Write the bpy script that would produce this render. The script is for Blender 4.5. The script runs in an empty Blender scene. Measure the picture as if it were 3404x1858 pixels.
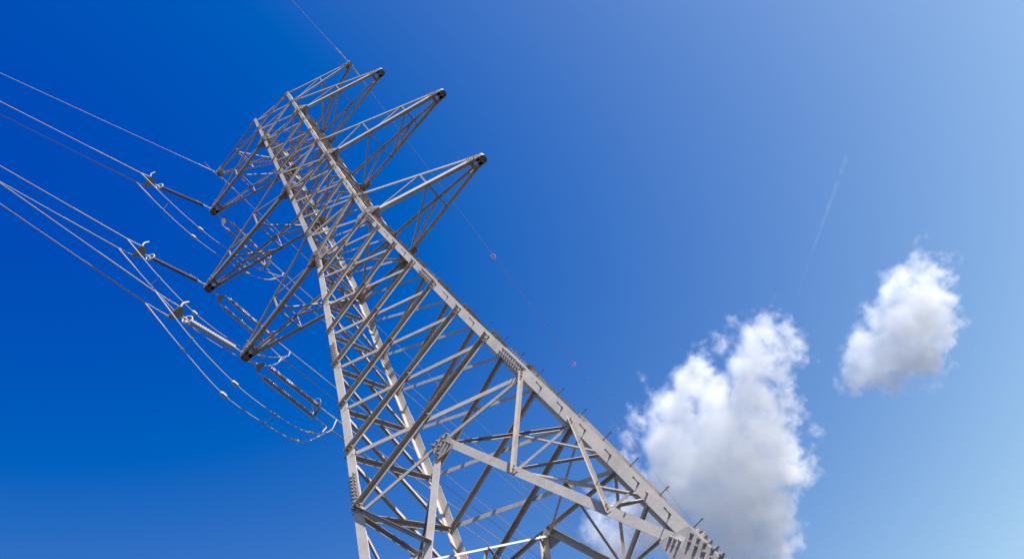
import bpy, bmesh, math, random
from mathutils import Vector, Matrix
V = Vector
SC = bpy.context.scene
COL = SC.collection
random.seed(7)

# ---------------------------------------------------------------- camera
FPX, IW, IH = 2576.2, 3404.0, 1858.0
CR = Matrix([[0.766637, 0.49323869, -0.41107579], [-0.64198197, 0.6000614, -0.47726875], [0.0112633, 0.62979513, 0.77667962]])
CP = V((3.381, -14.99, 1.6))
cam = bpy.data.objects.new('camera', bpy.data.cameras.new('camera')); COL.objects.link(cam); SC.camera = cam
cam.matrix_world = Matrix.Translation(CP) @ Matrix((CR[0], -CR[1], -CR[2])).transposed().to_4x4()
cam.data.lens = FPX / IW * 36.0; cam.data.sensor_width = 36.0; cam.data.clip_start = 0.1; cam.data.clip_end = 60000

# ---------------------------------------------------------------- sky, sun, exposure
SUN = V((0.83, -0.25, 0.555)).normalized()
SC.world = bpy.data.worlds.new('World'); SC.world.use_nodes = True
wt = SC.world.node_tree; wn = wt.nodes; wl = wt.links
bg = wn['Background']; bg.inputs[1].default_value = 0.12
sky = wn.new('ShaderNodeTexSky'); sky.sky_type = 'NISHITA'; sky.sun_disc = False
sky.sun_elevation = math.asin(SUN.z); sky.sun_rotation = math.atan2(SUN.x, SUN.y)
sky.air_density = 1.0; sky.dust_density = 0.6; sky.ozone_density = 2.0
sep = wn.new('ShaderNodeSeparateColor'); com = wn.new('ShaderNodeCombineColor'); wl.new(sky.outputs[0], sep.inputs[0])
EXPO = 0.9
SKY_GRADE = ((3.2, 0.079, 2.2), (2.75, 0.092, 2.8), (1.48, -0.095, 4.0))      # clear polarised sky: more contrast than the model's (gain, offset per channel)
for i, (g, p, top) in enumerate(SKY_GRADE):
    a = wn.new('ShaderNodeMath'); a.operation = 'MULTIPLY_ADD'; a.inputs[1].default_value = g / 2 ** EXPO; a.inputs[2].default_value = -g * p / 0.12 / 2 ** EXPO; wl.new(sep.outputs[i], a.inputs[0])
    b = wn.new('ShaderNodeMath'); b.operation = 'MAXIMUM'; b.inputs[1].default_value = 0.0; wl.new(a.outputs[0], b.inputs[0])
    c = wn.new('ShaderNodeMath'); c.operation = 'MINIMUM'; c.inputs[1].default_value = top; wl.new(b.outputs[0], c.inputs[0])
    wl.new(c.outputs[0], com.inputs[i])
wl.new(com.outputs[0], bg.inputs[0])
sun = bpy.data.objects.new('sun', bpy.data.lights.new('sun', 'SUN')); COL.objects.link(sun)
sun.data.energy = 5.0; sun.data.angle = math.radians(0.5); sun.data.color = (1.0, 0.965, 0.925)
sun.rotation_euler = SUN.to_track_quat('Z', 'Y').to_euler(); sun.location = (0, 0, 80)
SC.view_settings.view_transform = 'Standard'; SC.view_settings.look = 'None'; SC.view_settings.gamma = 1.0; SC.view_settings.exposure = EXPO
SC.cycles.volume_bounces = 24; SC.cycles.max_bounces = 26; SC.cycles.diffuse_bounces = 4; SC.cycles.glossy_bounces = 3
SC.cycles.use_denoising = True

# ---------------------------------------------------------------- helpers
def tag(o, label=None, cat=None, group=None, kind=None):
    if label: o['label'] = label
    if cat: o['category'] = cat
    if group: o['group'] = group
    if kind: o['kind'] = kind
    return o
def empty(name, loc, parent=None):
    o = bpy.data.objects.new(name, None); COL.objects.link(o); o.location = loc; o.empty_display_size = 0.3
    if parent: o.parent = parent
    return o
class MB:
    def __init__(s): s.v = []; s.f = []; s.sm = []
    def add(s, vs, fs, smooth=False):
        k = len(s.v); s.v += [tuple(q) for q in vs]; s.f += [tuple(i + k for i in f) for f in fs]; s.sm += [smooth] * len(fs)
    def build(s, name, mat, parent=None, origin=None):
        # origin: world position of the parent Empty
        o0 = V(origin) if origin is not None else V((0, 0, 0))
        me = bpy.data.meshes.new(name); me.from_pydata([tuple(V(q) - o0) for q in s.v], [], s.f)
        me.polygons.foreach_set('use_smooth', s.sm); me.materials.append(mat); me.update()
        bm = bmesh.new(); bm.from_mesh(me); bmesh.ops.recalc_face_normals(bm, faces=bm.faces[:]); bm.to_mesh(me); bm.free()
        o = bpy.data.objects.new(name, me); COL.objects.link(o)
        if parent: o.parent = parent
        return o
def prism(mb, a, b, prof, u, v):
    n = len(prof); vs = [a + u * p[0] + v * p[1] for p in prof] + [b + u * p[0] + v * p[1] for p in prof]
    fs = [tuple(range(n - 1, -1, -1)), tuple(range(n, 2 * n))] + [(i, (i + 1) % n, n + (i + 1) % n, n + i) for i in range(n)]
    mb.add(vs, fs)
def frame(d, v):
    d = d.normalized(); v = (v - d * v.dot(d)).normalized(); return d, v, d.cross(v)
def angle(mb, a, b, facedir, outdir, w, t=None, w2=None):
    """steel angle: flange w along facedir, flange w2 along outdir, heel on the line a-b"""
    w2 = w2 or w; t = t or max(0.007, w * 0.085)
    d = (b - a).normalized(); v = (outdir - d * outdir.dot(d)).normalized(); u = d.cross(v)
    if u.dot(facedir) < 0: u = -u
    prism(mb, a, b, [(0, 0), (w, 0), (w, t), (t, t), (t, w2), (0, w2)], u, v)
def cyl(mb, a, b, r, n=8, r2=None, cap=True, smooth=True):
    d, x, y = frame(b - a, V((0.13, 0.31, 0.94)) if abs((b - a).normalized().z) < 0.9 else V((1, 0.2, 0)))
    r2 = r if r2 is None else r2
    vs = [a + (x * math.cos(q) + y * math.sin(q)) * r for q in [2 * math.pi * i / n for i in range(n)]] + [b + (x * math.cos(q) + y * math.sin(q)) * r2 for q in [2 * math.pi * i / n for i in range(n)]]
    mb.add(vs, [(i, (i + 1) % n, n + (i + 1) % n, n + i) for i in range(n)], smooth)
    if cap: mb.add(vs, [tuple(range(n - 1, -1, -1)), tuple(range(n, 2 * n))])
def bolt(mb, p, n, r=0.022, h=0.03, stub=0.02):
    n = n.normalized(); r *= 1.2; h *= random.uniform(1.05, 1.4); stub *= random.uniform(0.7, 1.7); cyl(mb, p - n * 0.004, p + n * h, r, 6, smooth=False); cyl(mb, p + n * h, p + n * (h + stub), r * 0.55, 6)
def tube(mb, pts, r, n=6, closed=False):
    m = len(pts); rings = []
    up = V((0.1, 0.2, 0.97))
    for i, p in enumerate(pts):
        q0 = pts[i - 1] if (i > 0 or closed) else pts[0]; q1 = pts[(i + 1) % m] if (i < m - 1 or closed) else pts[-1]
        d = (q1 - q0).normalized()
        x = up - d * up.dot(d)
        if x.length < 1e-3: x = V((1, 0, 0)) - d * d.x
        x.normalize(); up = x; y = d.cross(x)
        rr = r[i] if isinstance(r, (list, tuple)) else r
        rings.append([p + (x * math.cos(2 * math.pi * k / n) + y * math.sin(2 * math.pi * k / n)) * rr for k in range(n)])
    vs = [q for ring in rings for q in ring]; fs = []
    for i in range(m if closed else m - 1):
        j = (i + 1) % m
        for k in range(n): fs.append((i * n + k, i * n + (k + 1) % n, j * n + (k + 1) % n, j * n + k))
    mb.add(vs, fs, True)
    if not closed: mb.add(vs, [tuple(range(n - 1, -1, -1)), tuple((m - 1) * n + k for k in range(n))])
def torus(mb, c, axis, R, r, a0=0.0, a1=2 * math.pi, n=28, k=8):
    d, x, y = frame(axis, V((0.2, 0.1, 0.97)))
    full = a1 - a0 > 6.28
    pts = [c + (x * math.cos(a0 + (a1 - a0) * i / n) + y * math.sin(a0 + (a1 - a0) * i / n)) * R for i in range(n if full else n + 1)]
    tube(mb, pts, r, k, closed=full)
def plate(mb, poly, n, t):
    """flat plate from a world-space outline, thickened along n"""
    m = len(poly); n = n.normalized(); vs = list(poly) + [p + n * t for p in poly]
    mb.add(vs, [tuple(range(m - 1, -1, -1)), tuple(range(m, 2 * m))] + [(i, (i + 1) % m, m + (i + 1) % m, m + i) for i in range(m)])
def smooth_path(pts, n=10):
    out = []
    for i in range(len(pts) - 1):
        p0 = pts[i - 1] if i else pts[0] * 2 - pts[1]; p1 = pts[i]; p2 = pts[i + 1]; p3 = pts[i + 2] if i + 2 < len(pts) else p2 * 2 - p1
        for k in range(n):
            t = k / n; out.append(0.5 * ((2 * p1) + (p2 - p0) * t + (2 * p0 - 5 * p1 + 4 * p2 - p3) * t * t + (3 * p1 - 3 * p2 + p3 - p0) * t ** 3))
    return out + [pts[-1]]

# ---------------------------------------------------------------- materials
def mat(name, base, rough=0.5, metal=0.0, var=0.0, scale=3.0, spots=None, bump=0.0, coat=0.0):
    m = bpy.data.materials.new(name); m.use_nodes = True; nt = m.node_tree; N = nt.nodes; L = nt.links; b = N['Principled BSDF']
    b.inputs['Base Color'].default_value = (*base, 1); b.inputs['Roughness'].default_value = rough; b.inputs['Metallic'].default_value = metal; b.inputs['Specular IOR Level'].default_value = 0.35
    if coat: b.inputs['Coat Weight'].default_value = coat; b.inputs['Coat Roughness'].default_value = 0.08
    if var:
        geo = N.new('ShaderNodeNewGeometry'); oi = N.new('ShaderNodeObjectInfo')
        n1 = N.new('ShaderNodeTexNoise'); n1.inputs['Scale'].default_value = scale; n1.inputs['Detail'].default_value = 8; n1.inputs['Roughness'].default_value = 0.65; L.new(geo.outputs['Position'], n1.inputs['Vector'])
        n2 = N.new('ShaderNodeTexNoise'); n2.inputs['Scale'].default_value = scale * 9; n2.inputs['Detail'].default_value = 4; L.new(geo.outputs['Position'], n2.inputs['Vector'])
        ma = N.new('ShaderNodeMath'); ma.operation = 'MULTIPLY_ADD'; ma.inputs[1].default_value = 0.35; L.new(n2.outputs[0], ma.inputs[0]); L.new(n1.outputs[0], ma.inputs[2])
        mo = N.new('ShaderNodeMath'); mo.operation = 'MULTIPLY_ADD'; mo.inputs[1].default_value = 0.34; L.new(oi.outputs['Random'], mo.inputs[0]); L.new(ma.outputs[0], mo.inputs[2])
        r = N.new('ShaderNodeValToRGB'); L.new(mo.outputs[0], r.inputs[0])
        r.color_ramp.elements[0].position = 0.45; r.color_ramp.elements[1].position = 1.1
        r.color_ramp.elements[0].position = 0.42; r.color_ramp.elements[1].position = 1.0
        r.color_ramp.elements[0].color = (*[c * (1 - var) for c in base], 1); r.color_ramp.elements[1].color = (*[min(1, c * (1 + var * 0.6)) for c in base], 1)
        cur = r.outputs[0]
        if spots:
            n3 = N.new('ShaderNodeTexNoise'); n3.inputs['Scale'].default_value = scale * 0.55; n3.inputs['Detail'].default_value = 6; n3.inputs['Roughness'].default_value = 0.7; L.new(geo.outputs['Position'], n3.inputs['Vector'])
            mr = N.new('ShaderNodeMapRange'); mr.inputs[1].default_value = 0.58; mr.inputs[2].default_value = 0.72; mr.inputs[4].default_value = spots[1]; L.new(n3.outputs[0], mr.inputs[0])
            mx = N.new('ShaderNodeMix'); mx.data_type = 'RGBA'; L.new(mr.outputs[0], mx.inputs[0]); L.new(cur, mx.inputs[6]); mx.inputs[7].default_value = (*spots[0], 1); cur = mx.outputs[2]
        L.new(cur, b.inputs['Base Color'])
        rr = N.new('ShaderNodeMapRange'); rr.inputs[3].default_value = max(0.05, rough - 0.12); rr.inputs[4].default_value = min(1, rough + 0.12); L.new(n1.outputs[0], rr.inputs[0]); L.new(rr.outputs[0], b.inputs['Roughness'])
        if bump:
            bu = N.new('ShaderNodeBump'); bu.inputs['Strength'].default_value = bump; bu.inputs['Distance'].default_value = 0.01; L.new(n2.outputs[0], bu.inputs['Height']); L.new(bu.outputs[0], b.inputs['Normal'])
    return m
STEEL = mat('galvanised_steel', (0.415, 0.38, 0.355), 0.6, 0.0, 0.28, 2.2, ((0.29, 0.26, 0.25), 0.8), 0.2)
STEEL2 = mat('galvanised_steel_brace', (0.35, 0.31, 0.28), 0.6, 0.0, 0.3, 3.0, ((0.22, 0.155, 0.11), 0.6), 0.2)
PLATE = mat('gusset_steel', (0.29, 0.26, 0.25), 0.6, 0.1, 0.3, 5.0, ((0.22, 0.15, 0.11), 0.6), 0.2)
BOLT = mat('bolt_steel', (0.4, 0.35, 0.28), 0.5, 0.3, 0.2, 9.0)
STEP = mat('step_bolt_steel', (0.12, 0.105, 0.10), 0.7, 0.0, 0.2, 9.0)
ALU = mat('aluminium_conductor', (0.40, 0.36, 0.33), 0.6, 0.1, 0.0, 3.0)
FIT = mat('fitting_steel', (0.5, 0.46, 0.40), 0.5, 0.1, 0.2, 12.0)
YOKE = mat('yoke_steel', (0.3, 0.27, 0.22), 0.55, 0.2, 0.2, 8.0)
PORC = mat('glazed_insulator', (0.34, 0.33, 0.42), 0.18, 0.0, 0.12, 2.0, None, 0, 0.8)
POLY = mat('dark_insulator', (0.17, 0.14, 0.155), 0.45, 0.0, 0.15, 4.0)
PALE = mat('pale_insulator', (0.50, 0.46, 0.46), 0.35, 0.0, 0.15, 4.0)
PINK = mat('marker_plastic', (0.75, 0.22, 0.28), 0.45)
CONC = mat('footing_concrete', (0.38, 0.36, 0.33), 0.9, 0, 0.2, 3.0)

# ---------------------------------------------------------------- ground
gm = bpy.data.materials.new('dry_grass'); gm.use_nodes = True
N = gm.node_tree.nodes; L = gm.node_tree.links; b = N['Principled BSDF']; b.inputs['Roughness'].default_value = 0.95
geo = N.new('ShaderNodeNewGeometry'); nz = N.new('ShaderNodeTexNoise'); nz.inputs['Scale'].default_value = 0.35; nz.inputs['Detail'].default_value = 10; L.new(geo.outputs['Position'], nz.inputs['Vector'])
cr = N.new('ShaderNodeValToRGB'); L.new(nz.outputs[0], cr.inputs[0]); cr.color_ramp.elements[0].position = 0.35; cr.color_ramp.elements[1].position = 0.65
cr.color_ramp.elements[0].color = (0.024, 0.019, 0.010, 1); cr.color_ramp.elements[1].color = (0.048, 0.034, 0.020, 1); L.new(cr.outputs[0], b.inputs['Base Color'])
gmb = MB(); n = 48; rad = [0, 8, 20, 50, 120, 400, 1500, 6000, 20000]
vs = [V((0, 0, 0))]
for r in rad[1:]:
    for i in range(n):
        q = 2 * math.pi * i / n; vs.append(V((math.cos(q) * r, math.sin(q) * r, 0)))
fs = [(0, 1 + i, 1 + (i + 1) % n) for i in range(n)]
for k in range(len(rad) - 2):
    for i in range(n): fs.append((1 + k * n + i, 1 + (k + 1) * n + i, 1 + (k + 1) * n + (i + 1) % n, 1 + k * n + (i + 1) % n))
gmb.add(vs, fs); tag(gmb.build('ground', gm), kind='structure')

# ---------------------------------------------------------------- pylon geometry
LV = dict(zip(range(-10, 8), [42.38, 41.02, 39.38, 38.07, 36.5, 35.03, 33.11, 31.8, 30.22, 28.57, 26.71, 25.22, 23.37, 21.58, 19.79, 17.9, 16.09, 14.12]))
LV[8] = 7.93
def lerp_tab(tab, z):
    for (z0, a), (z1, c) in zip(tab, tab[1:]):
        if z <= z1: return a + (c - a) * (z - z0) / (z1 - z0)
    return tab[-1][1]
HEEL = [(0, 4.05), (7.9, 3.22), (12.3, 2.765), (17.4, 2.185), (26.71, 1.27), (33.11, 1.185), (42.38, 1.16)]
LEGW = [(0, 0.25), (14.9, 0.25), (14.91, 0.24), (20.4, 0.24), (20.41, 0.215), (26.7, 0.215), (26.71, 0.185), (33.1, 0.185), (33.11, 0.16), (43, 0.155)]
def heel(z): return lerp_tab(HEEL, z)
def legw(z): return lerp_tab(LEGW, z)
def hw(z): return heel(z) - legw(z) * 0.5
FN = [V((0, -1, 0)), V((1, 0, 0)), V((0, 1, 0)), V((-1, 0, 0))]
FT = [V((1, 0, 0)), V((0, 1, 0)), V((-1, 0, 0)), V((0, -1, 0))]
FNAME = ['front', 'right', 'back', 'left']
SLOPE = 0.105
def fp(f, s, z, off=0.0): return FT[f] * s + FN[f] * (heel(z) + off) + V((0, 0, z))
def fnrm(f, z): return (FN[f] + V((0, 0, SLOPE if z < 26.7 else 0.01))).normalized()
pylon = empty('pylon', (0, 0, 0)); tag(pylon, 'tall grey galvanised steel lattice pylon with eight crossarms, seen from its base', 'pylon')
OR = (0, 0, 0)

# legs: front-left, front-right, back-right, back-left
corners = [(-1, -1), (1, -1), (1, 1), (-1, 1)]
segs = [(0.2, 14.9, 0.25, 0.026), (14.9, 20.4, 0.24, 0.024), (20.4, 26.71, 0.215, 0.02), (26.71, 33.11, 0.185, 0.018), (33.11, 42.55, 0.155, 0.014)]
legs = []
for sx, sy in corners:
    mb = MB()
    for z0, z1, w, t in segs:
        zs = [z0] + [q for q, _ in HEEL if z0 < q < z1] + [z1]
        for a, c in zip(zs, zs[1:]):
            A = V((sx * heel(a), sy * heel(a), a)); B = V((sx * heel(c), sy * heel(c), c))
            angle(mb, A, B, V((-sx, 0, 0)), V((0, -sy, 0)), w, t)
    if (sx, sy) == (1, -1):          # small open holes and odd bolts on the nearest leg
        bolt(mb, fp(0, heel(9.35) - 0.12, 9.35, 0.0), FN[0], 0.018, 0.05, 0.03)
    leg = mb.build('leg', STEEL, pylon); legs.append(leg)
    for za, zb, w in ((19.9, 20.95, 0.215), (14.15, 15.3, 0.225), (25.9, 26.5, 0.185), (32.5, 33.4, 0.16)):
        for ax in (0, 1):
            n_ = V((0, sy, 0)) if ax == 0 else V((sx, 0, 0)); tt = V((-sx, 0, 0)) if ax == 0 else V((0, -sy, 0))
            pm = MB()
            def q(z, s, o=0.0): return V((sx * heel(z), sy * heel(z), z)) + tt * s + n_ * o
            plate(pm, [q(za, 0.03), q(za, w), q(zb, w), q(zb, 0.03)], n_, 0.014)
            nb = int((zb - za) / 0.115)
            for i in range(nb):
                z = za + (i + 0.5) * (zb - za) / nb
                for s in (0.27, 0.72): bolt(pm, q(z + (0.03 if s > 0.5 else 0), w * s, 0.014), n_, 0.019, 0.03, 0.03)
            if ax == 0 and (sx, sy) == (1, -1) and za > 19: pass
            pm.build('splice_plate', PLATE, leg)
    fm = MB(); c = V((sx * heel(0), sy * heel(0), 0)); 
    for z0, z1, r in ((-0.3, 0.25, 0.55), (0.25, 0.4, 0.42)):
        cyl(fm, c + V((0, 0, z0)), c + V((0, 0, z1)), r, 16)
    fm.build('footing', CONC, pylon)
# step bolts on the nearest leg, alternating between its two flanges
rleg = legs[1]
z = 8.73
while z < 42:
    m1 = MB(); p = fp(0, heel(z) - 0.10 * (legw(z) / 0.25) - 0.0, z, 0.0); n_ = fnrm(0, z)
    cyl(m1, p - n_ * 0.03, p + n_ * 0.215, 0.0105, 6); cyl(m1, p + n_ * 0.20, p + n_ * 0.215, 0.02, 8); cyl(m1, p, p + n_ * 0.02, 0.023, 6, smooth=False)
    if not 19.8 < z < 21 and not 14.3 < z < 15.5: m1.build('step_bolt', STEP, rleg)
    zz = z - 0.45
    if zz < 42:
        m1 = MB(); p = V((heel(zz), -heel(zz) + 0.06, zz)); n_ = V((1, 0, SLOPE)).normalized()
        cyl(m1, p - n_ * 0.03, p + n_ * 0.23, 0.0105, 6); cyl(m1, p + n_ * 0.215, p + n_ * 0.23, 0.021, 8); cyl(m1, p, p + n_ * 0.02, 0.023, 6, smooth=False)
        m1.build('step_bolt', STEP, rleg)
    z += 0.915

# cross bracing of the body
def bw(z): return lerp_tab([(14, 0.128), (19.8, 0.112), (26.7, 0.092), (33, 0.078), (43, 0.066)], z)
def brace(f, s0, z0, s1, z1, w, outer, name='diagonal_brace', off=0.0, parent=pylon, m=STEEL2, bolts=True, ext=0.05, flip=False):
    mb = MB(); zm = (z0 + z1) / 2; n_ = fnrm(f, zm)
    o = (0.004 + off) if outer else (-0.030 - off)
    a = fp(f, s0, z0, o); c = fp(f, s1, z1, o); d = (c - a).normalized(); a = a - d * ext; c = c + d * ext
    v = n_ if outer else -n_
    v = (v - d * v.dot(d)).normalized(); u = d.cross(v)
    if u.z > 0: u = -u
    if flip: u = -u
    angle(mb, a - u * w * 0.5, c - u * w * 0.5, u, v, w)
    if bolts:
        nn = n_; t = max(0.007, w * 0.085)
        ho = t if outer else 0.030 + off
        for e, dd in ((a, d), (c, -d)):
            for k in (0.10, 0.19): bolt(mb, e + dd * (k * (0.7 + w * 3)) + u * w * 0.08 + nn * (t if outer else 0.0), nn, 0.019 if w > 0.09 else 0.015, 0.022, 0.02)
    if name == 'outer_diagonal':
        x_ = a.lerp(c, abs(s0) / (abs(s0) + abs(s1))); bolt(mb, x_ + n_ * max(0.007, w * 0.085), n_, 0.02 if w > 0.09 else 0.015, 0.025, 0.02)
    return mb.build(name, m, parent)
for i in range(-10, 7):
    zt, zb = LV[i], LV[i + 1]
    for f in range(4):
        w = bw((zt + zb) / 2)
        st, sb = hw(zt), hw(zb)
        # outer angle rises to the right of each face, inner one to the left
        brace(f, -sb - 0.03, zb + 0.06, st + 0.0, zt + 0.03, w, True, 'outer_diagonal')
        brace(f, sb, zb - 0.07, -st, zt - 0.09, w * 0.98, False, 'inner_diagonal')
# horizontals and plan bracing at the crossarm levels
for i in (-10, -9, -8, -5, -4, -1, 0):
    z = LV[i]; h = hw(z)
    for f in range(4): brace(f, -h, z - 0.12, h, z - 0.12, bw(z) * 0.95, False, 'horizontal_strut', off=0.012, bolts=False)
    if i in (-8, -4, 0, -9, -5):
        for (a, c) in (((-h, -h), (h, h)), ((h, -h), (-h, h))):
            mb = MB(); A = V((*a, z - 0.2)); B = V((*c, z - 0.2 - (0.02 if a[0] > 0 else 0.1))); angle(mb, A, B, V((0, 0, -1)).cross(B - A), V((0, 0, 1)), 0.07, 0.008); mb.build('plan_brace', STEEL2, pylon)

# gusset plates
def gusset(f, pts, bolts, th=0.014, off=0.0, parent=pylon, m=PLATE, r=0.021, h=0.035, stub=0.03, inner=False):
    mb = MB(); z = pts[0][1]; n_ = fnrm(f, z)
    plate(mb, [fp(f, s, q, off) for s, q in pts], n_, th)
    for s, q in bolts: bolt(mb, fp(f, s, q, off + th), n_, r, h, stub)
    return mb.build('gusset_plate', m, parent)
def clustered(cx, cz, dx, dz, nx, nz, sl=0.0): return [(cx + dx * (i - (nx - 1) / 2), cz + dz * (j - (nz - 1) / 2) + sl * (i - (nx - 1) / 2)) for i in range(nx) for j in range(nz)]
for f in range(4):
    for sg in (-1, 1):
        for lv, k in ((0, 1.0), (-4, 0.85), (-8, 0.65)):
            z = LV[lv]; h = hw(z)
            o = 0.002
            pts = [(sg * (h + 0.10 * k), z + 0.34 * k), (sg * (h - 0.30 * k), z + 0.40 * k), (sg * (h - 0.52 * k), z + 0.12 * k), (sg * (h - 0.45 * k), z - 0.30 * k), (sg * (h - 0.1 * k), z - 0.36 * k), (sg * (h + 0.12 * k), z - 0.25 * k)]
            bl = clustered(sg * (h - 0.02), z, 0.085 * k, 0.11 * k, 2, 5) + clustered(sg * (h - 0.33 * k), z + 0.02, 0.09 * k, 0.10 * k, 2, 4, 0.03)
            gusset(f, pts, bl, off=o, r=0.018, h=0.026, stub=0.02)
        for lv in (-1, -5, -9):
            z = LV[lv]; h = hw(z); k = 0.6 if lv > -9 else 0.45
            pts = [(sg * (h + 0.1), z + 0.2 * k), (sg * (h - 0.30 * k), z + 0.26 * k), (sg * (h - 0.36 * k), z - 0.22 * k), (sg * (h + 0.1), z - 0.24 * k)]
            gusset(f, pts, clustered(sg * (h - 0.02), z, 0.09, 0.1, 2, 3), off=0.002, r=0.016, h=0.022, stub=0.018)

# base portal: K braces, redundant members and hip bracing, four-fold symmetric
z7, za, zb, z8 = LV[7], 11.89, 9.63, 7.93
def kb(z):  # half position of the K brace at height z
    return (z7 - z) / (z7 - z8) * (hw(z8) - 0.02)
for f in range(4):
    n_ = fnrm(f, z7)
    gp = [(0.25, 14.16), (0.24, 13.74), (0.15, 13.66), (-0.22, 13.66), (-0.26, 13.86), (-0.24, 14.18), (0.17, 14.22)]
    gb = [(0.2, 14.13), (0.07, 14.14), (-0.07, 14.15), (-0.2, 14.13), (0.07, 14.0), (0.13, 13.9), (0.17, 13.8), (-0.07, 13.99), (-0.13, 13.9), (-0.17, 13.79)]
    gusset(f, gp, gb, off=0.018, r=0.024, h=0.03, stub=0.035)
    for sg in (-1, 1):
        h7, h8 = hw(z7), hw(z8)
        brace(f, sg * 0.10, z7 - 0.02, sg * (h7 + 0.02), z7 - 0.06, 0.095, False, 'horizontal_strut', bolts=False)
        # main K brace
        mb = MB(); A = fp(f, sg * 0.10, z7 - 0.10, 0.0); B = fp(f, sg * (h8 - 0.18), z8 + 0.22, 0.016)
        d = (B - A).normalized(); u = d.cross(n_); u = u if u.z < 0 else -u
        angle(mb, A - u * 0.10, B - u * 0.10, u, -n_, 0.19, 0.016)
        for k in (0.06, 0.15, 0.24): bolt(mb, B - d * k + n_ * 0.0 + u * 0.0, n_, 0.026, 0.035, 0.03)
        kbr = mb.build('k_brace', STEEL, pylon)
        M1 = kb(za); M2 = kb(zb)
        brace(f, sg * (h7 - 0.02), z7 + 0.02, sg * M1, za - 0.02, 0.088, True, 'redundant_strut', off=0.004)
        brace(f, sg * M1, za, sg * (hw(za) - 0.05), za, 0.07, False, 'redundant_strut', off=0.01, bolts=False)
        brace(f, sg * (hw(za) - 0.02), za + 0.12, sg * M2, zb - 0.02, 0.078, True, 'redundant_strut', off=0.004)
        brace(f, sg * M2, zb, sg * (hw(zb) - 0.05), zb, 0.065, False, 'redundant_strut', off=0.01, bolts=False)
        # big gusset where the K brace meets the leg
        pts = [(sg * (h8 + 0.07), 8.32), (sg * (h8 - 0.28), 8.42), (sg * (h8 - 0.48), 8.46), (sg * (h8 - 0.5), 8.05), (sg * (h8 - 0.32), 7.4), (sg * (h8 + 0.0), 6.95), (sg * (h8 + 0.16), 7.2)]
        zz = lambda q: q
        base = [(3.15, 8.16), (3.04, 8.08), (3.19, 8.02), (3.08, 7.94), (3.22, 7.88), (3.12, 7.78), (3.26, 7.72), (3.15, 7.62), (3.30, 7.56), (3.19, 7.46), (3.0, 7.7), (2.9, 7.55)]
        gusset(f, pts, [(sg * (a_ - 3.13 + h8), b_) for a_, b_ in base], off=0.001, r=0.027, h=0.034, stub=0.02)
        # lower leg panel (below the picture) so that the base stands complete
        brace(f, sg * (h8 - 0.3), z8 - 0.4, sg * 1.2, 4.2, 0.1, False, 'redundant_strut', bolts=False)
        brace(f, sg * 1.2, 4.2, sg * (hw(0.6)), 0.6, 0.1, False, 'redundant_strut', off=0.015, bolts=False)
def insidept(f, s, z, off=-0.06): return fp(f, s, z, off)
def strut(A, B, w, name='hip_brace', outd=V((0, 0, 1)), side=None):
    mb = MB(); d = (B - A).normalized(); u = d.cross(V((0, 0, 1)));
    if side is not None and u.dot(side) < 0: u = -u
    angle(mb, A, B, u, outd, w, 0.009); return mb.build(name, STEEL2, pylon)
for f in range(4):
    g = (f + 1) % 4
    Pa = insidept(f, 0.06, z7 - 0.12); Pb = insidept(g, -0.06, z7 - 0.12); mid = (Pa + Pb) / 2
    cen = V((0, 0, z7))
    strut(Pa, Pb, 0.065, 'plan_brace', V((0, 0, -1)), mid - cen)
    m1 = insidept(f, kb(za), za + 0.02, -0.04); m1g = insidept(g, -kb(za), za + 0.02, -0.04)
    m2 = insidept(f, kb(zb), zb + 0.02, -0.04); m2g = insidept(g, -kb(zb), zb + 0.02, -0.04)
    strut(mid + V((0, 0, -0.03)), m1, 0.06); strut(mid + V((0, 0, -0.05)), m1g, 0.065)
    strut(m1, m1g + V((0, 0, 0.03)), 0.085, outd=V((0, 0, 1)), side=m1); strut(m2, m2g + V((0, 0, 0.03)), 0.08, side=m2)
    strut(m1 + V((0, 0, -0.05)), m2g, 0.07)
    mb = MB(); plate(mb, [mid + FT[f] * 0.12, mid + FT[g] * -0.12 + V((0, 0, 0)), mid - (FN[f] + FN[g]) * 0.1 + V((0, 0, -0.16)), mid + (FT[f] * 0.07 - V((0, 0, 0.2)))], V((FN[f] + FN[g])), 0.01)
    mb.build('gusset_plate', PLATE, pylon)

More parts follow.
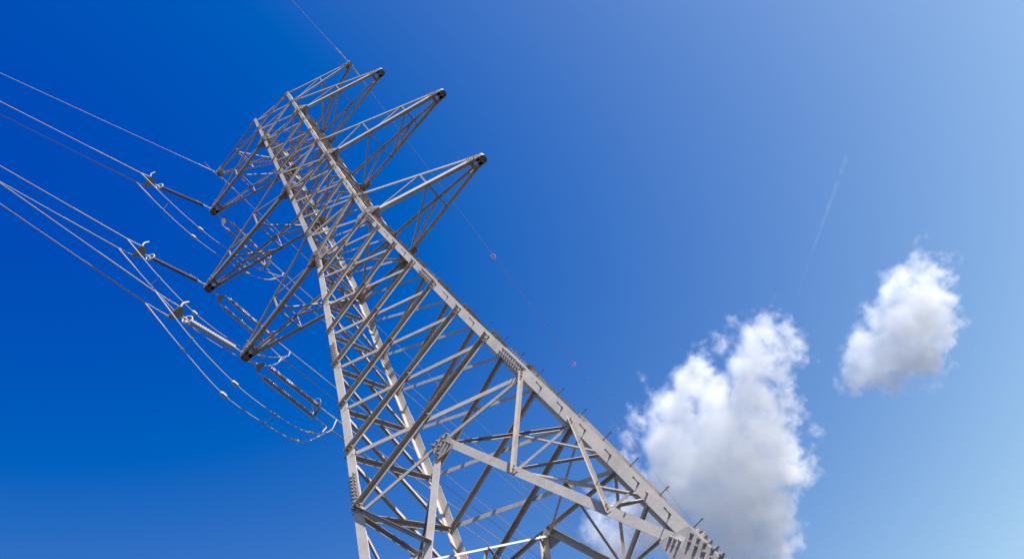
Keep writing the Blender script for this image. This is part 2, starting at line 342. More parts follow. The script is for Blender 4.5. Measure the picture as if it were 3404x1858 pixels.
# ---------------------------------------------------------------- crossarms
def crossarm(sx, zl, zu, L, nodes, wl_, wu, zt, name, half=0.17, earth=False):
    arm = empty(name, (sx * heel(zl), 0, zl), pylon); o = (sx * heel(zl), 0, zl)
    X = V((sx, 0, 0)); Z = V((0, 0, 1))
    P = {}
    for sy in (-1, 1):
        Y = V((0, sy, 0)); hl, hu = heel(zl) - 0.02, heel(zu) - 0.02
        lr = V((sx * hl, sy * hl, zl)); ur = V((sx * hu, sy * hu, zu)); lt = V((sx * L, sy * half, zt)); ut = V((sx * L, sy * half, zt + (0.16 if not earth else 0.10)))
        P[sy] = (lr, ur, lt, ut)
        for a, c, w, vd, nm in ((lr, lt, wl_, Z, 'lower'), (ur, ut, wu, -Z, 'upper')):
            mb = MB(); d = (c - a).normalized()
            # one flange stands in the arm's side, the other lies inward
            angle(mb, a - d * 0.05 + Y * 0.012, c, vd, -Y, w, max(0.008, w * 0.09))
            for k in (0.08, 0.16, 0.24, 0.32):
                bolt(mb, a + d * k + Y * 0.012 + vd * w * 0.5, Y, 0.016, 0.022, 0.018)
                bolt(mb, c - d * (k + 0.1) + Y * 0.010 + vd * w * 0.5, Y, 0.016, 0.03, 0.02)
            mb.build('chord', STEEL if nm == 'lower' else STEEL2, arm, o)
    def on(sy, which, t):
        lr, ur, lt, ut = P[sy]; a, c = (lr, lt) if which == 'l' else (ur, ut); return a.lerp(c, t)
    wb = 0.055
    for sy in (-1, 1):
        Y = V((0, sy, 0)); prev = P[sy][0]
        for k, t in enumerate(nodes):
            lo = on(sy, 'l', t); up = on(sy, 'u', t)
            mb = MB(); angle(mb, lo - Y * 0.01, up - Y * 0.01, X, -Y, wb, 0.007); mb.build('post', STEEL2, arm, o)
            mb = MB(); angle(mb, prev - Y * 0.022, up - Y * 0.022, X, -Y, wb * 1.1, 0.007); mb.build('diagonal', STEEL2, arm, o)
            prev = lo
    prev = P[1][0]
    for k, t in enumerate(nodes):
        a = on(-1, 'l', t); c = on(1, 'l', t)
        mb = MB(); angle(mb, a - Z * 0.006, c - Z * 0.006, X, Z, wb, 0.007); mb.build('cross_strut', STEEL2, arm, o)
        mb = MB(); angle(mb, a - Z * 0.016, prev - Z * 0.016, X, Z, wb, 0.007); mb.build('diagonal', STEEL2, arm, o)
        prev = c
    for t in nodes[:1]:
        a = on(-1, 'u', t); c = on(1, 'u', t)
        mb = MB(); angle(mb, a, c, X, -Z, wb * 0.9, 0.007); mb.build('cross_strut', STEEL2, arm, o)
    # tip: two side plates, an end plate and a pierced bottom plate
    mb = MB(); e = 0.0
    if not earth:
        for sy in (-1, 1):
            Y = V((0, sy, 0)); b0 = V((sx * L, sy * (half + 0.018), zt))
            out = [(-0.62, -0.005), (-0.60, 0.13), (-0.2, 0.19), (0.0, 0.17), (0.05, 0.05), (0.0, -0.03), (-0.2, -0.03)]
            plate(mb, [b0 + X * p + Z * q for p, q in out], Y, 0.014)
            for k in range(5): bolt(mb, b0 + X * (-0.56 + k * 0.1) + Z * (0.04 + 0.07 * (k % 2)) + Y * 0.014, Y, 0.018, 0.03, 0.03)
        hexo = [(-0.17, -0.16), (0.0, -0.19), (0.13, -0.18), (0.21, -0.11), (0.21, 0.11), (0.13, 0.18), (0.0, 0.19), (-0.17, 0.16)]
        for k in range(len(hexo)):          # upright rim round the pierced landing plate
            p_, q_ = hexo[k], hexo[(k + 1) % 8]
            if k == 7: continue
            e0, e1 = V((sx * (L + p_[0]), p_[1], zt - 0.07)), V((sx * (L + q_[0]), q_[1], zt - 0.07)); nn = (e1 - e0).cross(Z).normalized()
            plate(mb, [e0, e1, e1 + Z * 0.17, e0 + Z * 0.17], nn * (1 if nn.dot(V((sx * L, 0, zt)) - e0) > 0 else -1), 0.012)
        plate(mb, [V((sx * (L + p_), q_ * 0.99, zt - 0.0)) for p_, q_ in hexo], Z, 0.012)
        for (xx, z0, z1) in ((0.05, -0.07, -0.002),):
            c0 = V((sx * (L + xx), 0, zt)); plate(mb, [c0 + V((0, -half - 0.016, z0)), c0 + V((0, half + 0.016, z0)), c0 + V((0, half + 0.016, z1)), c0 + V((0, -half - 0.016, z1))], X, 0.012)
        for (x0, x1) in ((-0.44, -0.30),):
            plate(mb, [V((sx * (L + x0), -half, zt - 0.0)), V((sx * (L + x1), -half, zt - 0.0)), V((sx * (L + x1), half, zt - 0.0)), V((sx * (L + x0), half, zt - 0.0))], -Z, 0.012)
    else:
        plate(mb, [V((sx * (L - 0.3), -half - 0.01, zt + 0.1)), V((sx * (L + 0.12), -half - 0.04, zt + 0.1)), V((sx * (L + 0.12), half + 0.04, zt + 0.1)), V((sx * (L - 0.3), half + 0.01, zt + 0.1))], -Z, 0.014)
        for sy in (-1, 1): plate(mb, [V((sx * (L - 0.3), sy * (half + 0.03), zt - 0.08)), V((sx * (L + 0.1), sy * (half + 0.03), zt - 0.1)), V((sx * (L + 0.13), sy * (half + 0.03), zt + 0.14)), V((sx * (L - 0.3), sy * (half + 0.03), zt + 0.16))], V((0, sy, 0)), 0.012)
        for k in range(3): bolt(mb, V((sx * (L - 0.2 + 0.12 * k), -half - 0.042, zt + 0.03)), V((0, -1, 0)), 0.02, 0.03, 0.02)
    mb.build('tip_plate', PLATE, arm, o)
    # horizontal root plates under the lower chords
    for sy in (-1, 1):
        if earth: break
        mb = MB(); c = V((sx * (heel(zl) - 0.0), sy * heel(zl), zl - 0.035)); q = 0.5 if L > 6 else 0.42
        plate(mb, [c + V((-sx * 0.25, 0, 0)), c + V((sx * q, -sy * 0.02 * q, 0)), c + V((sx * q * 0.9, -sy * 0.16, 0)), c + V((sx * 0.04, -sy * q * 0.95, 0)), c + V((-sx * 0.30, -sy * 0.42, 0))], -Z, 0.012)
        for k in range(4): bolt(mb, c + V((sx * (0.06 + 0.09 * k), -sy * 0.07, -0.012)), -Z, 0.017, 0.022, 0.02)
        mb.build('root_plate', PLATE, arm, o)
        # vertical root plate on the arm's side face
        mb = MB(); Y = V((0, sy, 0)); c = V((sx * heel(zl), sy * (heel(zl) + 0.012), zl))
        plate(mb, [c + V((-sx * 0.3, 0, -0.12)), c + V((sx * 0.42, -sy * 0.10, -0.02)), c + V((sx * 0.44, -sy * 0.10, 0.14)), c + V((sx * 0.05, 0, 0.42)), c + V((-sx * 0.28, 0, 0.34))], Y, 0.012)
        for k in range(5): bolt(mb, c + V((sx * (-0.16 + 0.1 * k), sy * 0.012 - (sy * 0.02 * max(0, k - 1)), 0.04 + 0.05 * (k % 2))), Y, 0.018, 0.03, 0.025)
        mb.build('root_plate', PLATE, arm, o)
    return arm
ARM = {1: 5.392, 2: 6.584, 3: 5.684, 0: 4.574}
ZE = 34.605 + 8.373
for sx in (1, -1):
    crossarm(sx, LV[-9], LV[-10], ARM[0], [0.5], 0.075, 0.07, ZE, 'earth_wire_arm', 0.10, True)
    crossarm(sx, LV[-8], LV[-9], ARM[1], [0.5], 0.12, 0.08, LV[-8], 'crossarm')
    crossarm(sx, LV[-4], LV[-5], ARM[2], [0.36, 0.69], 0.14, 0.09, LV[-4], 'crossarm')
    crossarm(sx, LV[0], LV[-1], ARM[3], [0.52], 0.148, 0.095, LV[0], 'crossarm')

# ---------------------------------------------------------------- insulators, conductors, jumpers
ZO = 8.373
PH = {  # clamps (near U/L, far A/B), near span (dx), far span (dx, slope, curvature)
 1: dict(tip=(-5.39, 0, 31.0), U=(-6.16, -3.9, 30.23), Lw=(-6.55, -3.8, 29.98), A=(-5.13, 4.46, 29.86), B=(-5.54, 4.28, 29.55), nd=-0.2504, far=(0.0129, 0.0589, 3.5e-4), name='top',
    JU=[(-6.16, -3.9, 30.23), (-5.99, -2.46, 29.09), (-5.79, -0.87, 28.2), (-5.6, 0.69, 27.91), (-5.4, 2.32, 28.03), (-5.19, 4.1, 29.15), (-5.13, 4.46, 29.86)],
    JL=[(-6.55, -3.8, 29.98), (-6.38, -2.48, 28.76), (-6.19, -0.94, 27.88), (-5.99, 0.68, 27.6), (-5.81, 2.14, 27.72), (-5.65, 3.4, 28.5), (-5.54, 4.28, 29.55)]),
 2: dict(tip=(-6.58, 0, 24.74), U=(-6.92, -4.15, 24.06), Lw=(-7.33, -4.2, 23.77), A=(-6.25, 4.57, 23.76), B=(-6.66, 4.39, 23.53), nd=-0.1295, far=(0.029, 0.0692, 3e-4), name='middle',
    JU=[(-6.92, -4.15, 24.06), (-6.81, -2.73, 22.52), (-6.69, -1.15, 21.4), (-6.56, 0.57, 21.05), (-6.43, 2.19, 21.35), (-6.29, 4.1, 22.95), (-6.25, 4.57, 23.76)],
    JL=[(-7.33, -4.2, 23.77), (-7.22, -2.78, 22.37), (-7.1, -1.15, 21.15), (-6.95, 0.6, 20.9), (-6.81, 2.42, 21.35), (-6.71, 3.73, 22.45), (-6.66, 4.39, 23.53)]),
 3: dict(tip=(-5.68, 0, 18.34), U=(-5.52, -4.53, 17.46), Lw=(-5.92, -4.64, 17.21), A=(-5.32, 4.6, 17.71), B=(-5.73, 4.39, 17.5), nd=-0.0085, far=(0.0362, 0.0619, 3e-4), name='lowest',
    JU=[(-5.52, -4.53, 17.46), (-5.49, -3.18, 16.01), (-5.45, -1.47, 14.98), (-5.41, 0.3, 14.74), (-5.37, 2.05, 15.05), (-5.34, 3.67, 16.3), (-5.32, 4.6, 17.71)],
    JL=[(-5.92, -4.64, 17.21), (-5.89, -3.19, 15.85), (-5.86, -1.6, 14.71), (-5.82, 0.21, 14.58), (-5.78, 1.86, 14.84), (-5.75, 3.27, 16.02), (-5.73, 4.39, 17.5)]),
}
armname = {1: 'top', 2: 'middle', 3: 'lowest'}
def sheds(mb, a, c, R, pitch, thin=False):
    d, x, y = frame(c - a, V((0.2, 0.1, 0.97))); Lg = (c - a).length; n = int(Lg / pitch); K = 14
    prof = []
    for i in range(n):
        t = (i + 0.15) * pitch; rr = R if (not thin or i % 2 == 0) else R * 0.8
        prof += [(t, R * 0.5), (t + pitch * 0.22, rr * 0.94), (t + pitch * 0.36, rr), (t + pitch * 0.46, rr * 0.9), (t + pitch * 0.62, R * 0.5)]
    prof = [(0, 0.002), (0, R * 0.34)] + prof + [(Lg, R * 0.34), (Lg, 0.002)]
    vs = [a + d * t + (x * math.cos(2 * math.pi * k / K) + y * math.sin(2 * math.pi * k / K)) * r for t, r in prof for k in range(K)]
    fs = [(i * K + k, i * K + (k + 1) % K, (i + 1) * K + (k + 1) % K, (i + 1) * K + k) for i in range(len(prof) - 1) for k in range(K)]
    mb.add(vs, fs, not thin)
def chain(mb, a, c, r=0.02, pitch=0.11):
    d = (c - a); n = max(1, round(d.length / pitch)); d1 = d / n; dn = d.normalized()
    for i in range(n):
        m_ = a + d1 * (i + 0.5); ax = dn.cross(V((0, 0, 1)) if i % 2 else V((1, 0, 0.2))).normalized()
        y = dn.cross(ax); pts = [m_ + dn * math.cos(q) * pitch * 0.62 + y * math.sin(q) * pitch * 0.28 for q in [2 * math.pi * k / 12 for k in range(12)]]
        tube(mb, pts, r * 0.55, 6, True)
def clamprod(mb, a, c):
    """dead-end rod with collars between the yoke and the conductor"""
    d = (c - a); n = d.normalized(); cyl(mb, a, c, 0.017, 8)
    for t in (0.12, 0.2, 0.45, 0.62, 0.8):
        p = a + d * t; cyl(mb, p, p + n * 0.05, 0.030, 8)
    for t in (0.18, 0.62): cyl(mb, a + d * t, a + d * t + n * 0.14, 0.027, 8)
    s = n.cross(V((0, 0, 1))).normalized(); p = a + d * 0.92; cyl(mb, p - s * 0.05, p + s * 0.05, 0.012, 6)
for k, D in PH.items():
    T = V(D['tip']) + V((0, 0, ZO)); U, Lw, A, B = [V(D[q]) + V((0, 0, ZO)) for q in ('U', 'Lw', 'A', 'B')]
    # ---- near, single string
    a0 = T + V((0.02, -0.19, -0.05)); end = (U + Lw) / 2; root = empty('insulator_string', a0)
    tag(root, f'{"pale ribbed" if k == 3 else "dark brown ribbed"} single insulator string reaching out left from the {armname[k]} left crossarm tip', 'insulator string', 'insulator strings on the left crossarms')
    d = (end - a0); n_ = d.normalized(); Ltot = d.length
    mb = MB(); chain(mb, a0, a0 + n_ * 0.34); cyl(mb, a0 + n_ * 0.3, a0 + n_ * 0.52, 0.03, 8); mb.build('link', FIT, root, a0)
    s0, s1 = a0 + n_ * 0.5, a0 + n_ * 2.78
    mb = MB(); sheds(mb, s0, s1, 0.092 if k < 3 else 0.10, 0.052 if k < 3 else 0.062, True); mb.build('insulator', PALE if k == 3 else POLY, root, a0)
    mb = MB(); torus(mb, s1 + n_ * 0.06, n_ + V((0.45, 0, 0.1)), 0.17, 0.026); tube(mb, [s1 + n_ * 0.06 + V((0, 0, -0.17)), s1 + n_ * 0.12, s1 + n_ * 0.06 + V((0, 0, 0.17))], 0.012); mb.build('corona_ring', FIT, root, a0)
    up = (V((0, 0, 1)) - n_ * n_.z).normalized()
    hp = [s0 - n_ * 0.12, s0 - n_ * 0.1 + up * 0.12 + n_ * 0.02, s0 + up * 0.2 + n_ * 0.15, s0 + up * 0.22 + n_ * 0.34]
    mb = MB(); tube(mb, smooth_path(hp, 4), 0.012); mb.build('arcing_horn', FIT, root, a0)
    side = (U - Lw).normalized(); yc = a0 + n_ * 3.12; hw_ = (U - Lw).length / 2
    mb = MB(); cyl(mb, s1 + n_ * 0.02, yc + n_ * 0.04, 0.026, 8); cyl(mb, s1 + n_ * 0.14, s1 + n_ * 0.2, 0.045, 8); mb.build('link', FIT, root, a0)
    pn = side.cross(n_).normalized(); mb = MB()
    plate(mb, [yc - n_ * 0.02 - side * 0.06 - pn * 0.03, yc - n_ * 0.02 + side * 0.06 - pn * 0.03, yc + n_ * 0.24 + side * (hw_ + 0.04) - pn * 0.03, yc + n_ * 0.36 + side * (hw_ + 0.03) - pn * 0.03, yc + n_ * 0.36 - side * (hw_ + 0.03) - pn * 0.03, yc + n_ * 0.24 - side * (hw_ + 0.04) - pn * 0.03], pn, 0.016)
    plate(mb, [q + pn * 0.045 for q in [yc - n_ * 0.02 - side * 0.06 - pn * 0.03, yc - n_ * 0.02 + side * 0.06 - pn * 0.03, yc + n_ * 0.24 + side * (hw_ + 0.04) - pn * 0.03, yc + n_ * 0.36 + side * (hw_ + 0.03) - pn * 0.03, yc + n_ * 0.36 - side * (hw_ + 0.03) - pn * 0.03, yc + n_ * 0.24 - side * (hw_ + 0.04) - pn * 0.03]], pn, 0.016)
    mb.build('yoke_plate', YOKE, root, a0)
    mb = MB(); e = yc + n_ * 0.3 + side * (hw_ + 0.02)
    tube(mb, smooth_path([e, e + up * 0.05 + side * 0.06, e + up * 0.1 + side * 0.14 - n_ * 0.04, e + up * 0.1 + side * 0.25 - n_ * 0.14], 4), 0.034, 8); mb.build('arcing_horn', FIT, root, a0)
    for c, sg in ((U, 1), (Lw, -1)):
        mb = MB(); clamprod(mb, yc + n_ * 0.3 + side * hw_ * sg, c); mb.build('dead_end_clamp', FIT, root, a0)
    # ---- far, double string
    a0 = T + V((0.0, 0.2, -0.12)); end = (A + B) / 2; root = empty('insulator_string', a0)
    tag(root, f'pair of grey ribbed insulator strings running down right from the {armname[k]} left crossarm tip', 'insulator string', 'insulator strings on the left crossarms')
    d = end - a0; n_ = d.normalized(); side = (A - B); side = (side - n_ * side.dot(n_)).normalized(); hs = 0.215
    pn = side.cross(n_).normalized()
    mb = MB(); chain(mb, a0 - V((0, 0.05, -0.05)), a0 + n_ * 0.3); mb.build('link', FIT, root, a0)
    y0 = a0 + n_ * 0.28
    mb = MB(); tri = [y0 - side * 0.03, y0 + side * 0.03, y0 + n_ * 0.22 + side * (hs + 0.03), y0 + n_ * 0.26 + side * (hs - 0.02), y0 + n_ * 0.26 - side * (hs - 0.02), y0 + n_ * 0.22 - side * (hs + 0.03)]
    plate(mb, tri, pn, 0.018); mb.build('yoke_plate', YOKE, root, a0)
    Ls = 2.62
    for sg in (1, -1):
        q0 = y0 + n_ * 0.22 + side * hs * sg; s0 = q0 + n_ * 0.26; s1 = s0 + n_ * Ls
        mb = MB(); cyl(mb, q0, s0 + n_ * 0.02, 0.017, 8); cyl(mb, s0 - n_ * 0.08, s0, 0.034, 8); mb.build('link', FIT, root, a0)
        mb = MB(); sheds(mb, s0, s1, 0.102, 0.077); mb.build('insulator', PORC, root, a0)
        mb = MB(); torus(mb, s1 + n_ * 0.02, n_ + V((0.5, 0, -0.2)), 0.15, 0.019)
        if sg == 1: torus(mb, s1 - n_ * 0.08, n_ + V((0.2, 0, 0.3)), 0.25, 0.02)
        tube(mb, [s1 + n_ * 0.02 - pn * 0.15, s1 + n_ * 0.1, s1 + n_ * 0.02 + pn * 0.15], 0.011); mb.build('corona_ring', FIT, root, a0)
        c = A if sg == 1 else B
        mb = MB(); clamprod(mb, s1 + n_ * 0.12, c); mb.build('dead_end_clamp', FIT, root, a0)
    y1 = y0 + n_ * (0.22 + 0.26 + Ls + 0.08); mb = MB()
    plate(mb, [y1 - side * (hs + 0.04), y1 + side * (hs + 0.04), y1 + side * (hs + 0.03) + n_ * 0.09, y1 - side * (hs + 0.03) + n_ * 0.09], pn, 0.02)
    plate(mb, [q + pn * 0.05 for q in [y1 - side * (hs + 0.04), y1 + side * (hs + 0.04), y1 + side * (hs + 0.03) + n_ * 0.09, y1 - side * (hs + 0.03) + n_ * 0.09]], pn, 0.02)
    mb.build('yoke_plate', YOKE, root, a0)
    # ---- spans
    def span(P0, dx, s, c, sgn, length, r, label, cat='conductor', name='conductor', arm_len=2.2, group='line conductors on the left side of the pylon', parent=None):
        ts = [0, 0.4, 0.8, 1.2, 1.8, 2.2, 2.3, 3, 4, 6, 8, 11, 15, 20] + [20 + (length - 20) * i / 26 for i in range(1, 27)]
        pts = [P0 + V((dx * t, sgn * t, -s * t + c * t * t)) for t in ts if t <= length]
        rs = [r * 1.45 if t <= arm_len else r for t in ts if t <= length]
        mb = MB(); tube(mb, [p - pts[0] for p in pts], rs, 6); o = mb.build(name, ALU); o.location = pts[0]
        return tag(o, label, cat, group)
    for P0, w in ((U, 'upper'), (Lw, 'lower')):
        span(P0, D['nd'], 0.0705, 3e-4, -1, 70, 0.0165, f'{w} of twin cables from the left frame edge to the {armname[k]} left crossarm')
    for P0, w in ((A, 'upper'), (B, 'lower')):
        dx, s, c = D['far']; span(P0, dx, s, c, 1, 300, 0.0165, f'{w} of twin cables running off right behind the lattice from the {armname[k]} left crossarm')
    # ---- jumper loops
    pp = {}
    for q, w in (('JU', 'upper'), ('JL', 'lower')):
        pts = [V(p) + V((0, 0, ZO)) for p in D[q]]; pth = smooth_path(pts, 8); pp[q] = pth
        rs = [0.026 if (i < 5 or i > len(pth) - 5) else 0.0165 for i in range(len(pth))]
        mb = MB(); tube(mb, [p - pts[0] for p in pth], rs, 6); o = mb.build('jumper_cable', ALU); o.location = pts[0]
        tag(o, f'{w} hanging jumper loop below the {armname[k]} left crossarm tip', 'jumper cable', 'jumper loops under the left crossarms')
        for i in ((16, 33) if q == 'JU' else (16, 32)):
            dd = (pth[i + 1] - pth[i]).normalized(); c0 = pth[i] - pts[0]
            mb = MB(); cyl(mb, c0 - dd * 0.13, c0 - dd * 0.08, 0.035, 10, 0.066); cyl(mb, c0 - dd * 0.08, c0 + dd * 0.08, 0.066, 10); cyl(mb, c0 + dd * 0.08, c0 + dd * 0.13, 0.066, 10, 0.035)
            mb.build('weight', mat_w if 'mat_w' in globals() else FIT, o)
    for i in (8, 24, 41):
        p, q = pp['JU'][min(i, len(pp['JU']) - 1)], pp['JL'][min(i, len(pp['JL']) - 1)]; c0 = (p + q) / 2
        sp = empty('spacer', c0); where = {8: 'near the left end of the', 24: 'at the middle of the', 41: 'at the right end of the'}[i]
        tag(sp, f'rod spacer {where} twin jumper loop under the {armname[k]} left crossarm', 'spacer', 'spacers between the jumper cables')
        mb = MB(); cyl(mb, p - c0, q - c0, 0.011, 6); mb.build('rod', YOKE, sp)
        for e in (p, q): mb = MB(); cyl(mb, e - c0 + V((0.0, -0.045, 0)), e - c0 + V((0.0, 0.045, 0)), 0.035, 8); mb.build('clamp', YOKE, sp)

# ---------------------------------------------------------------- earth wires
def earth(P0, dx, s, c, sgn, length, label, markers=()):
    ts = [0, 0.4, 0.8, 1.2, 1.8, 2.4, 3, 4, 6, 8, 11, 15, 20] + [20 + (length - 20) * i / 26 for i in range(1, 27)]
    f_ = lambda t: P0 + V((dx * t, sgn * t, -s * t + c * t * t))
    mb = MB(); tube(mb, [f_(t) - P0 for t in ts], [0.019 if t < 1.9 else 0.012 for t in ts], 6)
    o = mb.build('earth_wire', ALU); o.location = P0; tag(o, label, 'earth wire', 'earth wires at the pylon top')
    mb = MB(); n_ = (f_(0.6) - P0).normalized(); chain(mb, V((0, 0, 0)), n_ * 0.3, 0.018); cyl(mb, n_ * 0.3, n_ * 0.9, 0.026, 8); cyl(mb, n_ * 0.95, n_ * 1.0, 0.04, 8); mb.build('clamp', FIT, o)
    for t in markers:
        c0 = f_(t) - P0; pts = []
        for i in range(49):
            q = i / 48; R = 0.14 * math.sin(math.pi * (0.12 + 0.76 * q)); aa = q * 2 * math.pi * 3.5
            pts.append(c0 + V((math.cos(aa) * R, (q - 0.5) * 0.5, math.sin(aa) * R)))
        mb = MB(); tube(mb, [c0 + V((0, -0.6, 0.04))] + pts + [c0 + V((0, 0.6, -0.04))], 0.009, 5); mb.build('marker_coil', PINK, o)
    return o
RE = V((ARM[0] + 0.02, 0, ZE - 0.02)); LE = V((-ARM[0] - 0.02, 0, ZE - 0.02))
earth(RE + V((0, -0.14, 0)), -0.0605, 0.07, 3e-4, -1, 60, 'thin wire rising out of the top frame edge from the topmost right arm tip')
earth(RE + V((0, 0.14, 0)), -0.0399, 0.07, 3e-4, 1, 300, 'thin wire with pink coil markers running down right across open sky and clouds', (15.1, 27.0, 38.7, 46, 58))
earth(LE + V((0, -0.14, 0)), -0.3302, 0.07, 3e-4, -1, 60, 'single thin wire from the left frame edge to the topmost left arm tip')
earth(LE + V((0, 0.14, 0)), 0.003, 0.0685, 3.3e-4, 1, 300, 'thin wire passing behind the lattice from the topmost left arm tip', (20.4, 31.7, 48.4))
for e, w in ((RE, 'right'), (LE, 'left')):
    mb = MB(); sx = 1 if e.x > 0 else -1
    pts = smooth_path([e + V((-0.1 * sx * 0, -1.0, -0.07)), e + V((-0.02, -0.5, -0.3)), e + V((0.02, 0.1, -0.42)), e + V((0.02, 0.6, -0.3)), e + V((0.0, 1.05, -0.09))], 6)
    tube(mb, [p - e for p in pts], 0.009, 5); o = mb.build('bonding_lead', ALU); o.location = e
    tag(o, f'thin slack loop of wire under the topmost {w} arm tip', 'wire loop', 'slack wire loops at the pylon top')

# ---------------------------------------------------------------- clouds
def ray(u, v): return (CR.transposed() @ V(((u - IW / 2) / FPX, (v - IH / 2) / FPX, 1))).normalized()
def cloud(blobs, seed, dens, label, D=1500.0, warp=38.0, edge=24.0, erode=24.0, cat='cloud', name='cloud', grow=1.0):
    """a vapour body: a warped union of puffs with eroded edges (all lengths in metres)"""
    P = [(CP + ray(u, v) * D, r * grow / FPX * D) for u, v, r in blobs]; ctr = sum((p for p, r in P), V()) / len(P)
    bm = bmesh.new(); ico = bmesh.new(); bmesh.ops.create_icosphere(ico, subdivisions=1, radius=1); vs = [v.co.copy() for v in ico.verts]; ico.free()
    for p, r in P:
        for q in vs: bm.verts.new(p - ctr + q * (r * 1.1 + warp * 0.7 + erode * 0.3))
    h = bmesh.ops.convex_hull(bm, input=bm.verts[:])
    bmesh.ops.delete(bm, geom=list({g for g in h['geom_interior'] + h['geom_unused'] if isinstance(g, bmesh.types.BMVert)}), context='VERTS')
    me = bpy.data.meshes.new(name); bm.to_mesh(me); bm.free(); o = bpy.data.objects.new(name, me); COL.objects.link(o); o.location = ctr
    m = bpy.data.materials.new(name + '_vapour'); m.use_nodes = True; nt = m.node_tree; N = nt.nodes; L = nt.links
    for n in list(N): N.remove(n)
    out = N.new('ShaderNodeOutputMaterial'); pv = N.new('ShaderNodeVolumePrincipled'); L.new(pv.outputs[0], out.inputs['Volume'])
    pv.inputs['Color'].default_value = (1, 1, 1, 1); pv.inputs['Anisotropy'].default_value = 0.0
    tc = N.new('ShaderNodeTexCoord')
    def lnk(n, i, x):
        if isinstance(x, (int, float, tuple)): n.inputs[i].default_value = x
        else: L.new(x, n.inputs[i])
    def mth(op, *a):
        n = N.new('ShaderNodeMath'); n.operation = op
        for i, x in enumerate(a): lnk(n, i, x)
        return n.outputs[0]
    def vm(op, *a):
        n = N.new('ShaderNodeVectorMath'); n.operation = op
        for i, x in enumerate(a): lnk(n, i, x)
        return n
    pos = vm('ADD', tc.outputs['Object'], (seed * 913.1, seed * 71.0, seed * 337.0)).outputs[0]
    def nz(scale, det, rough, out='Fac', p=None):
        n = N.new('ShaderNodeTexNoise'); n.inputs['Scale'].default_value = scale; n.inputs['Detail'].default_value = det; n.inputs['Roughness'].default_value = rough; L.new(p or pos, n.inputs['Vector']); return n.outputs[out]
    w = vm('SUBTRACT', nz(1 / 60.0, 5, 0.6, 'Color'), (0.5, 0.5, 0.5)).outputs[0]
    ws = N.new('ShaderNodeVectorMath'); ws.operation = 'SCALE'; L.new(w, ws.inputs[0]); ws.inputs['Scale'].default_value = warp * 2.6
    wp = vm('ADD', tc.outputs['Object'], ws.outputs[0]).outputs[0]
    best = None
    for p, r in P:
        f = mth('SUBTRACT', vm('DISTANCE', wp, tuple(p - ctr)).outputs['Value'], r); best = f if best is None else mth('SMOOTH_MIN', best, f, 18.0)
    er = mth('MULTIPLY', mth('SUBTRACT', nz(1 / 30.0, 6, 0.68), 0.46), erode * 4.0)
    inside = mth('SUBTRACT', mth('MULTIPLY', best, -1.0), er)
    mr = N.new('ShaderNodeMapRange'); mr.interpolation_type = 'SMOOTHSTEP'; L.new(inside, mr.inputs[0]); mr.inputs[1].default_value = 0.0; mr.inputs[2].default_value = edge; mr.inputs[4].default_value = dens
    L.new(mr.outputs[0], pv.inputs['Density']); me.materials.append(m)
    tag(o, label, cat); return o
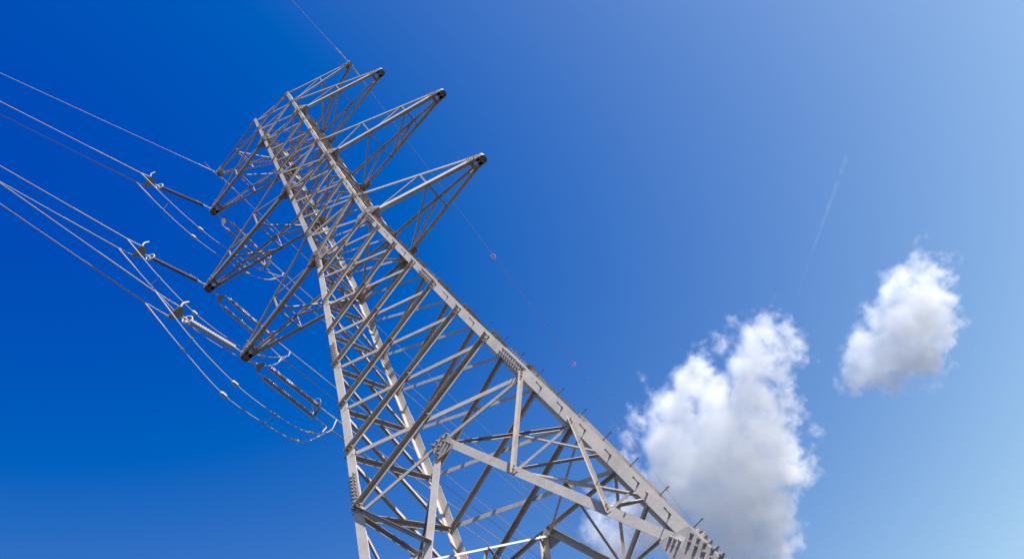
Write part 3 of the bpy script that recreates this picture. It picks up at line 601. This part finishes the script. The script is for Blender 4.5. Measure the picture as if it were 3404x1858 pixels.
cloud([(2574, 1022, 34), (2560, 1085, 60), (2600, 1110, 45), (2520, 1130, 70), (2610, 1180, 62), (2660, 1140, 36), (2500, 1210, 85), (2590, 1235, 50), (2420, 1085, 32), (2385, 1140, 46), (2330, 1210, 60), (2290, 1280, 75),
       (2380, 1320, 85), (2490, 1310, 95), (2580, 1330, 70), (2660, 1365, 36), (2250, 1370, 95), (2400, 1430, 120), (2540, 1430, 105), (2190, 1380, 50), (2230, 1480, 110), (2330, 1540, 130), (2480, 1560, 130), (2590, 1550, 110), (2670, 1560, 40),
       (2240, 1620, 120), (2380, 1680, 130), (2520, 1680, 120), (2600, 1660, 70), (2460, 1790, 110), (2560, 1790, 85), (2520, 1900, 100), (2090, 1370, 28), (2100, 1440, 48), (2075, 1520, 50), (2120, 1600, 70), (2100, 1700, 90), (1990, 1770, 70), (2060, 1830, 90), (2180, 1760, 110), (2320, 1800, 90), (2640, 1270, 30), (2690, 1420, 34), (1960, 1640, 44)], 1, 0.030,
      'large white cumulus cloud rising beside the lower pylon leg')
cloud([(3065, 818, 26), (3050, 860, 44), (3085, 905, 55), (3140, 925, 48), (3030, 940, 72), (2960, 985, 68), (3080, 1000, 85), (2940, 1060, 80), (3020, 1090, 95), (3110, 1080, 70), (3170, 1070, 36), (2900, 1140, 75), (2980, 1170, 90), (3070, 1180, 75),
       (2850, 1200, 58), (2830, 1270, 44), (2900, 1240, 70), (2990, 1260, 60), (3060, 1260, 45), (2860, 1310, 36)], 2, 0.032,
      'smaller white cloud standing alone near the right frame edge', grow=1.02)
cloud([(2125, 1236, 16), (2135, 1262, 18), (2142, 1290, 12)], 3, 0.03, 'tiny wisp of cloud left of the large cumulus', warp=6.0, edge=14.0, erode=9.0)

# faint vapour trail
TD = 6000.0; ta, tb = CP + ray(2822, 500) * TD, CP + ray(2640, 1010) * TD; tc_ = (ta + tb) / 2
mb = MB(); cyl(mb, ta - tc_, tb - tc_, 20.0, 12, 9.0)
tm = bpy.data.materials.new('trail_vapour'); tm.use_nodes = True; N = tm.node_tree.nodes; L = tm.node_tree.links
for n in list(N): N.remove(n)
out = N.new('ShaderNodeOutputMaterial'); pv = N.new('ShaderNodeVolumePrincipled'); L.new(pv.outputs[0], out.inputs['Volume']); pv.inputs['Color'].default_value = (1, 1, 1, 1)
tx = N.new('ShaderNodeTexCoord'); nz = N.new('ShaderNodeTexNoise'); nz.inputs['Scale'].default_value = 1 / 90.0; nz.inputs['Detail'].default_value = 4; L.new(tx.outputs['Object'], nz.inputs['Vector'])
mr = N.new('ShaderNodeMapRange'); mr.inputs[1].default_value = 0.35; mr.inputs[2].default_value = 0.7; mr.inputs[4].default_value = 0.0022; L.new(nz.outputs[0], mr.inputs[0]); L.new(mr.outputs[0], pv.inputs['Density'])
tr = mb.build('vapour_trail', tm); tr.location = tc_; tag(tr, 'thin straight faint vapour trail high in the right half of the sky', 'vapour trail')
